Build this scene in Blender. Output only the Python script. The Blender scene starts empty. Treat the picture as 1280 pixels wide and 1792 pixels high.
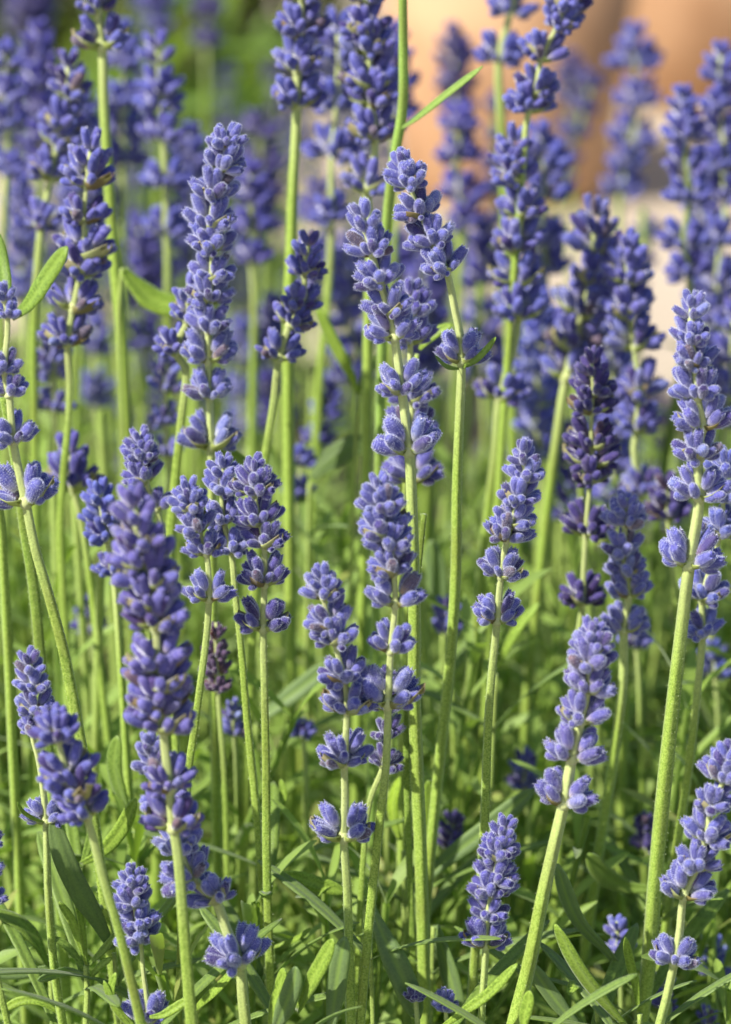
import bpy, math, random, zlib
from mathutils import Vector, Matrix

random.seed(7)
R = random.Random(11)
S = bpy.context.scene
COL = S.collection

# ------------------------------------------------------------------ camera
PITCH = math.radians(18.0)
CAM = Vector((0.0, 0.0, 0.46))
FOC = 0.612
LENS, SENS_H = 100.0, 33.6
cd = bpy.data.cameras.new('camera')
cam = bpy.data.objects.new('camera', cd)
COL.objects.link(cam)
cam.location = CAM
cam.rotation_euler = (math.radians(90) - PITCH, 0, 0)
cd.lens = LENS
cd.sensor_fit = 'VERTICAL'
cd.sensor_height = SENS_H
cd.sensor_width = 24.0
cd.clip_start = 0.02
cd.clip_end = 400
cd.dof.use_dof = True
cd.dof.focus_distance = FOC
cd.dof.aperture_fstop = 11.5
cd.dof.aperture_blades = 0
S.camera = cam

# ------------------------------------------------------------------ light
SUN_DIR = Vector((-0.72, -0.44, 0.78)).normalized()
FACE = (SUN_DIR + Vector((0.1, -1.25, 0.4))).normalized()   # where most exposed leaves turn their upper side
elev = math.asin(SUN_DIR.z)
world = bpy.data.worlds.new('World')
S.world = world
world.use_nodes = True
wn = world.node_tree
bg = wn.nodes['Background']
sky = wn.nodes.new('ShaderNodeTexSky')
sky.sky_type = 'NISHITA'
sky.sun_disc = False
sky.sun_elevation = elev
sky.sun_rotation = math.atan2(SUN_DIR.x, SUN_DIR.y)
wn.links.new(sky.outputs[0], bg.inputs[0])
bg.inputs[1].default_value = 0.10
sl = bpy.data.lights.new('sun', 'SUN')
sl.energy = 5.0
sl.angle = math.radians(0.6)
sl.color = (1.0, 0.95, 0.86)
sun = bpy.data.objects.new('sun', sl)
COL.objects.link(sun)
sun.location = SUN_DIR * 5
sun.rotation_euler = SUN_DIR.to_track_quat('Z', 'Y').to_euler()
S.view_settings.view_transform = 'Standard'
S.view_settings.look = 'None'
S.view_settings.exposure = 0.66
S.view_settings.gamma = 1.0
S.view_settings.use_curve_mapping = False
try:
    S.cycles.use_denoising = True
    S.cycles.max_bounces = 7
    S.cycles.diffuse_bounces = 4
    S.cycles.transmission_bounces = 4
    S.cycles.sample_clamp_indirect = 8
except Exception:
    pass

# ------------------------------------------------------------------ helpers
PXA = SENS_H / 1792.0 / LENS                 # tangent per photo pixel
CP, SP = math.cos(PITCH), math.sin(PITCH)


def ray(px, py):
    u = (px - 640.0) * PXA
    v = -(py - 896.0) * PXA
    return Vector((u, CP + v * SP, -SP + v * CP))


def hdist(py, D):                             # horizontal distance of a point that lies D down the lens axis
    return D * (CP - (py - 896.0) * PXA * SP)


def at(px, py, H):
    d = ray(px, py)
    return CAM + d * (H / d.y)


def mpx(D):
    return PXA * D


def link(o, parent=None):
    COL.objects.link(o)
    if parent:
        o.parent = parent
    return o


def mesh(name, v, f, mats, attrs=None, smooth=True, fm=None):
    me = bpy.data.meshes.new(name)
    me.from_pydata(v, [], f)
    for m in mats:
        me.materials.append(m)
    if fm:
        me.polygons.foreach_set('material_index', fm)
    if smooth:
        me.polygons.foreach_set('use_smooth', [True] * len(f))
    for k, vals in (attrs or {}).items():
        a = me.attributes.new(k, 'FLOAT', 'POINT')
        a.data.foreach_set('value', vals)
    me.update()
    return me


def obj(name, me, parent=None, loc=None):
    o = bpy.data.objects.new(name, me)
    link(o, parent)
    if loc is not None:
        o.location = loc
    return o


def thing(name, label, cat, loc, group=None):
    o = bpy.data.objects.new(name, None)
    o.empty_display_size = 0.01
    o.location = loc
    link(o)
    o['label'] = label
    o['category'] = cat
    if group:
        o['group'] = group
    return o


def catmull(P, n=6):
    out = []
    for i in range(len(P) - 1):
        p0 = P[i - 1] if i > 0 else P[i] * 2 - P[i + 1]
        p1, p2 = P[i], P[i + 1]
        p3 = P[i + 2] if i + 2 < len(P) else P[i + 1] * 2 - P[i]
        # centripetal-ish: scale tangents by segment length
        L = (p2 - p1).length
        t1 = (p2 - p0)
        t2 = (p3 - p1)
        t1 = t1 / max(t1.length, 1e-9) * L
        t2 = t2 / max(t2.length, 1e-9) * L
        for k in range(n):
            t = k / n
            h00 = 2 * t ** 3 - 3 * t ** 2 + 1
            h10 = t ** 3 - 2 * t ** 2 + t
            h01 = -2 * t ** 3 + 3 * t ** 2
            h11 = t ** 3 - t ** 2
            out.append(p1 * h00 + t1 * h10 + p2 * h01 + t2 * h11)
    out.append(P[-1].copy())
    return out


# ------------------------------------------------------------------ materials
def newmat(name):
    m = bpy.data.materials.new(name)
    m.use_nodes = True
    nt = m.node_tree
    b = nt.nodes['Principled BSDF']
    return m, nt, b


def nd(nt, t, **kw):
    n = nt.nodes.new(t)
    for k, v in kw.items():
        setattr(n, k, v)
    return n


def ramp(nt, src, stops):
    r = nd(nt, 'ShaderNodeValToRGB')
    e = r.color_ramp.elements
    while len(e) < len(stops):
        e.new(0.5)
    for i, (p, c) in enumerate(stops):
        e[i].position = p
        e[i].color = (*c, 1) if len(c) == 3 else c
    nt.links.new(src, r.inputs[0])
    return r.outputs[0]


def mix(nt, fac, a, b, mode='MIX'):
    m = nd(nt, 'ShaderNodeMix', data_type='RGBA', blend_type=mode)
    for sock, val in ((m.inputs[0], fac), (m.inputs[6], a), (m.inputs[7], b)):
        if isinstance(val, (int, float)):
            sock.default_value = val
        elif isinstance(val, tuple):
            sock.default_value = (*val, 1)
        else:
            nt.links.new(val, sock)
    return m.outputs[2]


def math_n(nt, op, a, b=None):
    m = nd(nt, 'ShaderNodeMath', operation=op)
    for s, v in ((m.inputs[0], a), (m.inputs[1], b)):
        if v is None:
            continue
        if isinstance(v, (int, float)):
            s.default_value = v
        else:
            nt.links.new(v, s)
    return m.outputs[0]


def attr(nt, name):
    a = nd(nt, 'ShaderNodeAttribute', attribute_name=name)
    return a.outputs['Fac']


def noise(nt, scale, detail=3, coord='Object'):
    tc = nd(nt, 'ShaderNodeTexCoord')
    n = nd(nt, 'ShaderNodeTexNoise')
    n.inputs['Scale'].default_value = scale
    n.inputs['Detail'].default_value = detail
    nt.links.new(tc.outputs[coord], n.inputs['Vector'])
    return n.outputs['Fac']


def translucent_mix(nt, b, col, fac):
    t = nd(nt, 'ShaderNodeBsdfTranslucent')
    if isinstance(col, tuple):
        t.inputs[0].default_value = (*col, 1)
    else:
        nt.links.new(col, t.inputs[0])
    ms = nd(nt, 'ShaderNodeMixShader')
    ms.inputs[0].default_value = fac
    nt.links.new(b.outputs[0], ms.inputs[1])
    nt.links.new(t.outputs[0], ms.inputs[2])
    nt.links.new(ms.outputs[0], nt.nodes['Material Output'].inputs[0])


def bud_material():
    m, nt, b = newmat('calyx_violet')
    oi = nd(nt, 'ShaderNodeObjectInfo')
    al = attr(nt, 'along')
    rn = attr(nt, 'rnd')
    body = ramp(nt, al, [(0.0, (0.60, 0.60, 0.42)), (0.17, (0.44, 0.42, 0.52)), (0.42, (0.104, 0.112, 0.39)),
                         (0.78, (0.060, 0.068, 0.31)), (1.0, (0.130, 0.142, 0.45))])
    hue = mix(nt, math_n(nt, 'MULTIPLY', rn, 0.40), body, (0.095, 0.050, 0.20))
    hue = mix(nt, math_n(nt, 'MULTIPLY', oi.outputs['Random'], 0.30), hue, (0.075, 0.100, 0.37))
    sp = noise(nt, 16, 2)
    spk = ramp(nt, sp, [(0.47, (0, 0, 0)), (0.68, (1, 1, 1))])
    hue = mix(nt, math_n(nt, 'MULTIPLY', spk, 0.50), hue, (0.30, 0.29, 0.53))
    hue = mix(nt, 1.0, hue, oi.outputs['Color'], 'MULTIPLY')
    nt.links.new(hue, b.inputs['Base Color'])
    b.inputs['Roughness'].default_value = 0.8
    b.inputs['Specular IOR Level'].default_value = 0.25
    b.inputs['Sheen Weight'].default_value = 1.0
    b.inputs['Sheen Roughness'].default_value = 0.36
    b.inputs['Sheen Tint'].default_value = (0.88, 0.88, 1.0, 1)
    bp = nd(nt, 'ShaderNodeBump')
    bp.inputs['Strength'].default_value = 0.35
    bp.inputs['Distance'].default_value = 0.0004
    nt.links.new(sp, bp.inputs['Height'])
    nt.links.new(bp.outputs[0], b.inputs['Normal'])
    translucent_mix(nt, b, (0.20, 0.16, 0.55), 0.10)
    return m


def hair_material(name, col):
    m, nt, b = newmat(name)
    b.inputs['Base Color'].default_value = (*col, 1)
    b.inputs['Roughness'].default_value = 0.6
    b.inputs['Specular IOR Level'].default_value = 0.3
    translucent_mix(nt, b, col, 0.45)
    return m


def stem_material():
    m, nt, b = newmat('stem_green')
    oi = nd(nt, 'ShaderNodeObjectInfo')
    n1 = noise(nt, 2600, 2)
    n2 = noise(nt, 60, 2)
    c = ramp(nt, n1, [(0.36, (0.175, 0.285, 0.026)), (0.60, (0.36, 0.49, 0.085))])
    c = mix(nt, ramp(nt, n2, [(0.5, (0, 0, 0)), (0.75, (0.65, 0.65, 0.65))]), c, (0.19, 0.21, 0.030))
    c = mix(nt, attr(nt, 'pale'), c, (0.60, 0.64, 0.30))
    c = mix(nt, 1.0, c, oi.outputs['Color'], 'MULTIPLY')
    nt.links.new(c, b.inputs['Base Color'])
    b.inputs['Roughness'].default_value = 0.6
    b.inputs['Specular IOR Level'].default_value = 0.3
    b.inputs['Sheen Weight'].default_value = 0.35
    b.inputs['Sheen Tint'].default_value = (0.9, 1.0, 0.75, 1)
    bp = nd(nt, 'ShaderNodeBump')
    bp.inputs['Strength'].default_value = 0.5
    bp.inputs['Distance'].default_value = 0.0001
    nt.links.new(n1, bp.inputs['Height'])
    nt.links.new(bp.outputs[0], b.inputs['Normal'])
    translucent_mix(nt, b, (0.32, 0.48, 0.05), 0.12)
    return m


def bract_material():
    m, nt, b = newmat('bract_papery')
    oi = nd(nt, 'ShaderNodeObjectInfo')
    c = ramp(nt, attr(nt, 'along'), [(0.0, (0.42, 0.52, 0.13)), (0.6, (0.48, 0.52, 0.22)), (1.0, (0.40, 0.34, 0.20))])
    brown = ramp(nt, oi.outputs['Random'], [(0.78, (0, 0, 0)), (0.9, (0.8, 0.8, 0.8))])
    c = mix(nt, brown, c, (0.22, 0.13, 0.06))
    nt.links.new(c, b.inputs['Base Color'])
    b.inputs['Roughness'].default_value = 0.7
    translucent_mix(nt, b, (0.5, 0.55, 0.2), 0.3)
    return m


def leaf_material(name, lo, hi, tr, trf, spec=0.35):
    m, nt, b = newmat(name)
    oi = nd(nt, 'ShaderNodeObjectInfo')
    n1 = noise(nt, 2400, 2)
    n2 = noise(nt, 45, 2)
    c = ramp(nt, n1, [(0.40, tuple(q * .8 for q in lo)), (0.60, tuple(q * 1.12 for q in hi))])
    c2 = mix(nt, 0.5, hi, (0.20, 0.25, 0.035))
    c = mix(nt, ramp(nt, n2, [(0.45, (0, 0, 0)), (0.7, (0.7, 0.7, 0.7))]), c, c2)
    rn = attr(nt, 'rnd')
    c = mix(nt, math_n(nt, 'MULTIPLY', rn, 0.75), c, (0.150, 0.210, 0.098))
    straw = ramp(nt, rn, [(0.955, (0, 0, 0)), (0.97, (1, 1, 1))])
    c = mix(nt, straw, c, (0.30, 0.23, 0.085))
    c = mix(nt, attr(nt, 'rib'), c, (hi[0] * 1.25, hi[1] * 1.2, hi[2] * 1.4))
    c = mix(nt, 1.0, c, oi.outputs['Color'], 'MULTIPLY')
    nt.links.new(c, b.inputs['Base Color'])
    b.inputs['Roughness'].default_value = 0.5
    b.inputs['Specular IOR Level'].default_value = spec
    b.inputs['Sheen Weight'].default_value = 0.2
    bp = nd(nt, 'ShaderNodeBump')
    bp.inputs['Strength'].default_value = 0.3
    bp.inputs['Distance'].default_value = 0.0003
    nt.links.new(n1, bp.inputs['Height'])
    nt.links.new(bp.outputs[0], b.inputs['Normal'])
    translucent_mix(nt, b, tr, trf)
    return m


M_BUD = bud_material()
M_HAIR = hair_material('calyx_hair', (0.77, 0.79, 0.98))
M_SHAIR = hair_material('stem_hair', (0.66, 0.74, 0.42))
M_STEM = stem_material()
M_BRACT = bract_material()
M_LEAF = leaf_material('leaf_green', (0.135, 0.225, 0.026), (0.22, 0.335, 0.050), (0.36, 0.57, 0.04), 0.36)

# ------------------------------------------------------------------ setting
def ground_sheet():
    # one sheet out to the horizon, denser near the plants
    m, nt, b = newmat('pale_paving')
    n1 = noise(nt, 3.0, 5)
    n2 = noise(nt, 40.0, 4)
    c = ramp(nt, n1, [(0.3, (0.43, 0.35, 0.255)), (0.7, (0.56, 0.47, 0.36))])
    c = mix(nt, math_n(nt, 'MULTIPLY', n2, 0.4), c, (0.36, 0.28, 0.20))
    nt.links.new(c, b.inputs['Base Color'])
    b.inputs['Roughness'].default_value = 0.9
    v, f = [], []
    xs = [-200, -60, -15, -5, -2, -1, -.5, 0, .5, 1, 2, 5, 15, 60, 200]
    for y in xs:
        for x in xs:
            v.append((x, y + 1.5, 0.0))
    n = len(xs)
    for j in range(n - 1):
        for i in range(n - 1):
            a = j * n + i
            f.append((a, a + 1, a + 1 + n, a + n))
    o = obj('ground', mesh('ground', v, f, [m], smooth=False))
    o['kind'] = 'structure'
    # crumbly planting bed
    m2, nt, b = newmat('dark_soil')
    n1 = noise(nt, 70, 6)
    c = ramp(nt, n1, [(0.3, (0.018, 0.013, 0.009)), (0.7, (0.075, 0.054, 0.036))])
    nt.links.new(c, b.inputs['Base Color'])
    b.inputs['Roughness'].default_value = 0.95
    rr = random.Random(3)
    v, f = [], []
    nx, ny = 120, 100
    for j in range(ny + 1):
        for i in range(nx + 1):
            x = -1.0 + 2.0 * i / nx
            y = 0.05 + (1.62 - .35 * x) * j / ny
            edge = min(j, ny - j, 4) / 4 * min(i, nx - i, 4) / 4
            v.append((x + rr.uniform(-.006, .006), y + rr.uniform(-.006, .006), 0.004 + edge * rr.uniform(0.0, .012)))
    for j in range(ny):
        for i in range(nx):
            a = j * (nx + 1) + i
            f.append((a, a + 1, a + nx + 2, a + nx + 1))
    o = obj('soil', mesh('soil', v, f, [m2]))
    o['kind'] = 'structure'


ground_sheet()


def lathe(name, prof, mat, parent, seg=48):
    v, f = [], []
    for r, z in prof:
        for k in range(seg):
            a = 2 * math.pi * k / seg
            v.append((r * math.cos(a), r * math.sin(a), z))
    for j in range(len(prof) - 1):
        for k in range(seg):
            k2 = (k + 1) % seg
            f.append((j * seg + k, j * seg + k2, (j + 1) * seg + k2, (j + 1) * seg + k))
    f.append(tuple(range(seg))[::-1])
    return obj(name, mesh(name, v, f, [mat]), parent)


def terracotta():
    m, nt, b = newmat('terracotta')
    n1 = noise(nt, 13, 5)
    n2 = noise(nt, 60, 3)
    c = ramp(nt, n1, [(0.3, (0.26, 0.115, 0.042)), (0.62, (0.50, 0.285, 0.15))])
    c = mix(nt, math_n(nt, 'MULTIPLY', n2, 0.35), c, (0.50, 0.34, 0.215))
    nt.links.new(c, b.inputs['Base Color'])
    b.inputs['Roughness'].default_value = 0.85
    return m


M_POT = terracotta()
M_DSOIL = bpy.data.materials['dark_soil']


def pot(px, py, rb, h, label):
    """An upright flowerpot whose base stands on the ground at that pixel."""
    d = ray(px, py)
    p = CAM + d * (-CAM.z / d.z)
    p.z = 0
    t = thing('flower_pot', label, 'flower pot', p, 'terracotta pots behind the lavender')
    rt = rb * 1.36
    lathe('pot_body', [(rb * .92, 0.001), (rb, .006), (rb * 1.28, h * .8), (rb * 1.2, h * .8), (rb * 1.15, h * .7)], M_POT, t)
    rim = lathe('pot_rim', [(rb * 1.285, h * .79), (rt, h * .795), (rt * 1.03, h * .99), (rt * .99, h), (rt * .93, h), (rt * .9, h * .8)], M_POT, t)
    lathe('potting_soil', [(rb * 1.21, h * .86), (rb * .6, h * .87), (0.002, h * .875)], M_DSOIL, t)
    return p


pot(885, 336, 0.074, 0.24, 'nearer blurred terracotta pot with a burnt orange shaded right side')
pot(1262, 158, 0.118, 0.34, 'farther blurred terracotta pot, pale and sunlit, at the upper right corner')

# ------------------------------------------------------------------ lavender pieces
def bud_mesh(name, rr, seg, nr, hairs):
    """One calyx, unit length along Z: narrow pale base, ribbed barrel, blunt or toothed tip, short felt hairs."""
    fat = rr.uniform(.88, 1.10)
    bend = rr.uniform(-.06, .13)
    opened = rr.random() < .5
    wob = [rr.uniform(0, 6.28) for _ in range(3)]
    v, f, al, nrm = [], [], [], []
    ts = [.0, .05] + [.05 + .9 * (k / (nr - 2)) ** .92 for k in range(1, nr - 1)]
    tw = rr.uniform(0, 6.28)
    for t in ts:
        r = fat * (.085 + .155 * math.sin(math.pi * min(1, t ** .8 * .86)) ** .9)
        r *= 1.0 if t < .84 else (1 - (t - .84) * (.9 if opened else 3.2))
        for k in range(seg):
            a = tw + 2 * math.pi * k / seg
            rib = .045 * math.cos((seg // 2) * (a - tw)) if seg < 16 else .05 * math.cos(8 * (a - tw)) + .02 * rr.uniform(-1, 1)
            lump = .05 * math.sin(a + wob[0] + 3 * t) + .04 * math.sin(2 * a + wob[1] - 4 * t)
            rb = r * (1 + rib + lump)
            tooth = (.055 * math.cos(5 * (a - tw)) + rr.uniform(-.015, .015)) if opened and t > .9 else 0
            v.append((rb * math.cos(a) + bend * t * t, rb * math.sin(a) * .92, t + tooth))
            nrm.append(Vector((math.cos(a), math.sin(a), -.2 + t * .75)).normalized())
            al.append(t)
    n = len(ts)
    for j in range(n - 1):
        for k in range(seg):
            k2 = (k + 1) % seg
            f.append((j * seg + k, j * seg + k2, (j + 1) * seg + k2, (j + 1) * seg + k))
    v.append((bend, 0, .88 if opened else 1.0))
    al.append(.62 if opened else 1.0)
    nrm.append(Vector((0, 0, 1)))
    top = len(v) - 1
    for k in range(seg):
        f.append(((n - 1) * seg + k, (n - 1) * seg + (k + 1) % seg, top))
    f.append(tuple(range(seg))[::-1])
    fm = [0] * len(f)
    for _ in range(hairs):
        i = rr.randrange(seg, seg * n)
        d = (nrm[i] + Vector((rr.gauss(0, .38), rr.gauss(0, .38), rr.gauss(.12, .38)))).normalized()
        L = rr.uniform(.022, .070)
        s = d.orthogonal().normalized()
        s.rotate(Matrix.Rotation(rr.uniform(0, 6.28), 3, d))
        p = Vector(v[i])
        q = p + d * L
        w = .0045
        a = len(v)
        v += [tuple(q - s * w), tuple(q + s * w)]
        al += [al[i]] * 2
        f.append((i, a, a + 1))
        fm.append(1)
    rnd = rr.random()
    return mesh(name, v, f, [M_BUD, M_HAIR], {'along': al, 'rnd': [rnd] * len(v)}, fm=fm)


RB = random.Random(5)
FUZZY = [bud_mesh('bud_fuzzy', RB, 20, 13, 1700) for _ in range(12)]
PLAIN = [bud_mesh('bud_plain', RB, 10, 8, 0) for _ in range(8)]


def low_bud(rr):
    ts = [0.0, .3, .65, .9]
    rs = [.09, .2, .235, .14]
    seg = 6
    v, al, f = [], [], []
    for t, r in zip(ts, rs):
        for k in range(seg):
            a = 2 * math.pi * k / seg
            v.append(Vector((r * math.cos(a), r * math.sin(a), t)))
            al.append(t)
    for j in range(3):
        for k in range(seg):
            k2 = (k + 1) % seg
            f.append((j * seg + k, j * seg + k2, (j + 1) * seg + k2, (j + 1) * seg + k))
    v.append(Vector((0, 0, 1)))
    al.append(1.0)
    for k in range(seg):
        f.append((3 * seg + k, 3 * seg + (k + 1) % seg, len(v) - 1))
    return v, f, al


LOW = low_bud(RB)


def bract_mesh(rr, name):
    """A papery pointed scale that cups one clump from below; unit = whorl width."""
    v, f, al = [], [], []
    nu, nv = 6, 5
    for i in range(nu):
        t = i / (nu - 1)
        wd = .17 * math.sin(math.pi * (t * .86 + .10)) ** .8
        x = .02 + .30 * t
        z = -.02 + .02 * t + .17 * t * t
        for j in range(nv):
            s = j / (nv - 1) * 2 - 1
            v.append((x, wd * s, z + .10 * s * s * (1 - .3 * t)))
            al.append(t)
    for i in range(nu - 1):
        for j in range(nv - 1):
            a = i * nv + j
            f.append((a, a + nv, a + nv + 1, a + 1))
    # give it a thickness: lower skin, sewn round the rim
    n = len(v)
    v += [(x, y, z - .012) for x, y, z in v]
    al += al
    f += [tuple(n + i for i in q[::-1]) for q in f]
    rim = [j for j in range(nv)] + [i * nv + nv - 1 for i in range(1, nu)] + [(nu - 1) * nv + j for j in range(nv - 2, -1, -1)] + [i * nv for i in range(nu - 2, 0, -1)]
    for k in range(len(rim)):
        a, b = rim[k], rim[(k + 1) % len(rim)]
        f.append((a, b, b + n, a + n))
    return mesh(name, v, f, [M_BRACT], {'along': al})


BRACTS = [bract_mesh(RB, 'bract') for _ in range(2)]


def stem_mesh(P, rad, pale, hairs, rr, seg=12, squared=True):
    v, f, pl = [], [], []
    T = []
    n = len(P)
    for i in range(n):
        a = P[max(0, i - 1)]
        b = P[min(n - 1, i + 1)]
        T.append((b - a).normalized())
    ref = Vector((0.3, 1, 0)).normalized()
    nr = []
    ph = rr.uniform(0, 1.5)
    for i in range(n):
        x = ref - T[i] * ref.dot(T[i])
        x.normalize()
        y = T[i].cross(x)
        for k in range(seg):
            a = ph + 2 * math.pi * k / seg
            q = 1.0 + (.17 * math.cos(4 * (a - ph)) if squared else 0)
            d = x * math.cos(a) + y * math.sin(a)
            v.append(tuple(P[i] + d * rad[i] * q))
            nr.append(d)
            pl.append(pale[i])
    for i in range(n - 1):
        for k in range(seg):
            k2 = (k + 1) % seg
            f.append((i * seg + k, (i + 1) * seg + k, (i + 1) * seg + k2, i * seg + k2))
    f.append(tuple(range(seg)))
    f.append(tuple(range((n - 1) * seg, n * seg))[::-1])
    fm = [0] * len(f)
    for _ in range(hairs):
        i = rr.randrange(len(nr))
        d = (nr[i] + Vector((rr.gauss(0, .4), rr.gauss(0, .4), rr.gauss(0, .4)))).normalized()
        s = d.orthogonal().normalized()
        s.rotate(Matrix.Rotation(rr.uniform(0, 6.28), 3, d))
        q = Vector(v[i]) + d * rr.uniform(.00016, .00038)
        a = len(v)
        w = .000034
        v += [tuple(q - s * w), tuple(q + s * w)]
        pl += [pl[i]] * 2
        f.append((i, a, a + 1))
        fm.append(1)
    return mesh('stem', v, f, [M_STEM, M_SHAIR], {'pale': pl}, fm=fm)


def leaf_data(P, width, rr, across=None, twist=0.0, fold=.35, solid=True, flat=None, nrm=None):
    """A linear lavender leaf along the points P (base to tip): blunt tip, narrow base, midrib groove, rolled edges."""
    n = len(P)
    v, f, rib, = [], [], []
    L = [0.0]
    for i in range(1, n):
        L.append(L[-1] + (P[i] - P[i - 1]).length)
    tot = L[-1]
    across = across or Vector((1, -.35, .15))
    nv = 7 if solid else 3
    for i in range(n):
        t = L[i] / tot
        T = (P[min(n - 1, i + 1)] - P[max(0, i - 1)]).normalized()
        x = across - T * across.dot(T)
        x.normalize()
        z = T.cross(x)
        tw = twist * (t - .4)
        x, z = x * math.cos(tw) + z * math.sin(tw), z * math.cos(tw) - x * math.sin(tw)
        w = width * .5 * (min(1.0, .34 + 1.5 * t) if t < .5 else 1.0) * (1.0 if t < .72 else max(.03, 1 - ((t - .72) / .285) ** 2) ** .55)
        for j in range(nv):
            s = j / (nv - 1) * 2 - 1
            h = fold * abs(s) - (.30 * s ** 4 if solid else 0)
            v.append(P[i] + x * w * s + z * w * h)
            rib.append(.7 if abs(s) < .1 else (.35 if abs(s) > .9 else 0.0))
    for i in range(n - 1):
        for j in range(nv - 1):
            a = i * nv + j
            f.append((a, a + 1, a + 1 + nv, a + nv))
    if solid:
        N = len(v)
        th = width * .06
        for i in range(n):
            T = (P[min(n - 1, i + 1)] - P[max(0, i - 1)]).normalized()
            x = across - T * across.dot(T)
            x.normalize()
            z = T.cross(x)
            for j in range(nv):
                v.append(v[i * nv + j] - z * th)
                rib.append(.2 if j == nv // 2 else 0)
        f += [tuple(N + q for q in g[::-1]) for g in list(f)]
        rim = list(range(nv)) + [i * nv + nv - 1 for i in range(1, n)] + [(n - 1) * nv + j for j in range(nv - 2, -1, -1)] + [i * nv for i in range(n - 2, 0, -1)]
        for k in range(len(rim)):
            a, b = rim[k], rim[(k + 1) % len(rim)]
            f.append((b, a, a + N, b + N))
    return v, f, rib


# ------------------------------------------------------------------ one flower stalk
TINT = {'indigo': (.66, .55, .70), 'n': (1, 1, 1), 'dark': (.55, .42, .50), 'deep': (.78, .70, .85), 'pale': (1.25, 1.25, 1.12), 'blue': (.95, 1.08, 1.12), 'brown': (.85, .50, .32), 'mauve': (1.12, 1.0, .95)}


def sph(a, e):
    return Vector((math.cos(a) * math.cos(e), math.sin(a) * math.cos(e), math.sin(e)))


def bud_set(flag, rr, phi):
    """The buds of one whorl: (direction, length factor, start offset), two fans on opposite sides of the stem."""
    out = []
    if flag == 't':                                     # tip of the spike: upright buds
        k = 5
        for i in range(k):
            out.append((sph(phi + i * 6.283 / k + rr.uniform(-.25, .25), rr.uniform(.62, .92)), rr.uniform(.88, 1.05), Vector((0, 0, 0))))
        for i in range(4):
            out.append((sph(phi + .5 + i * 1.571 + rr.uniform(-.3, .3), rr.uniform(1.02, 1.28)), rr.uniform(.75, .95), Vector((0, 0, .20))))
        return out
    for c in (0, math.pi):
        az = phi + c
        ax = sph(az, .2) * .05
        wide = .88 if flag == 'p' else 1.0
        # outer fan, upper fan, front pair and small late buds
        for o, e in ((-.95, .72), (-.32, .50), (.34, .52), (.97, .70)):
            if rr.random() < .96:
                out.append((sph(az + (o + rr.uniform(-.12, .12)) * wide, e + rr.uniform(-.14, .12)), rr.uniform(.90, 1.12), ax))
        for o, e in ((-.62, 1.12), (.0, 1.0), (.64, 1.12)):
            if rr.random() < .92:
                out.append((sph(az + (o + rr.uniform(-.15, .15)) * wide, e + rr.uniform(-.1, .1)), rr.uniform(.92, 1.15), ax + Vector((0, 0, .10))))
        for o in (-.62, .05, .66):
            if rr.random() < .55:
                out.append((sph(az + (o + rr.uniform(-.2, .2)) * wide, rr.uniform(.05, .28)), rr.uniform(.46, .66), ax * 1.5))
    if flag != 'p':
        for c in (1.571, -1.571):
            if rr.random() < .8:
                out.append((sph(phi + c + rr.uniform(-.2, .2), rr.uniform(.45, .9)), rr.uniform(.7, .95), Vector((0, 0, .0))))
    return out


def bud_matrix(rr, w, d, lf, off, u, lenf=1.0):
    L = (.245 * w + 14.0 * u) * lf * lenf
    p = off * w + d * (.095 * w)
    q = d.to_track_quat('Z', 'Y').to_matrix().to_4x4()
    q = q @ Matrix.Rotation(rr.uniform(0, 6.28), 4, 'Z')
    fat = rr.uniform(.84, 1.04)
    if lf < .68:
        fat *= 1.28
    return Matrix.Translation(p) @ q @ Matrix.Diagonal((L * fat, L * fat, L, 1))


NBUD = 0


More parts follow.
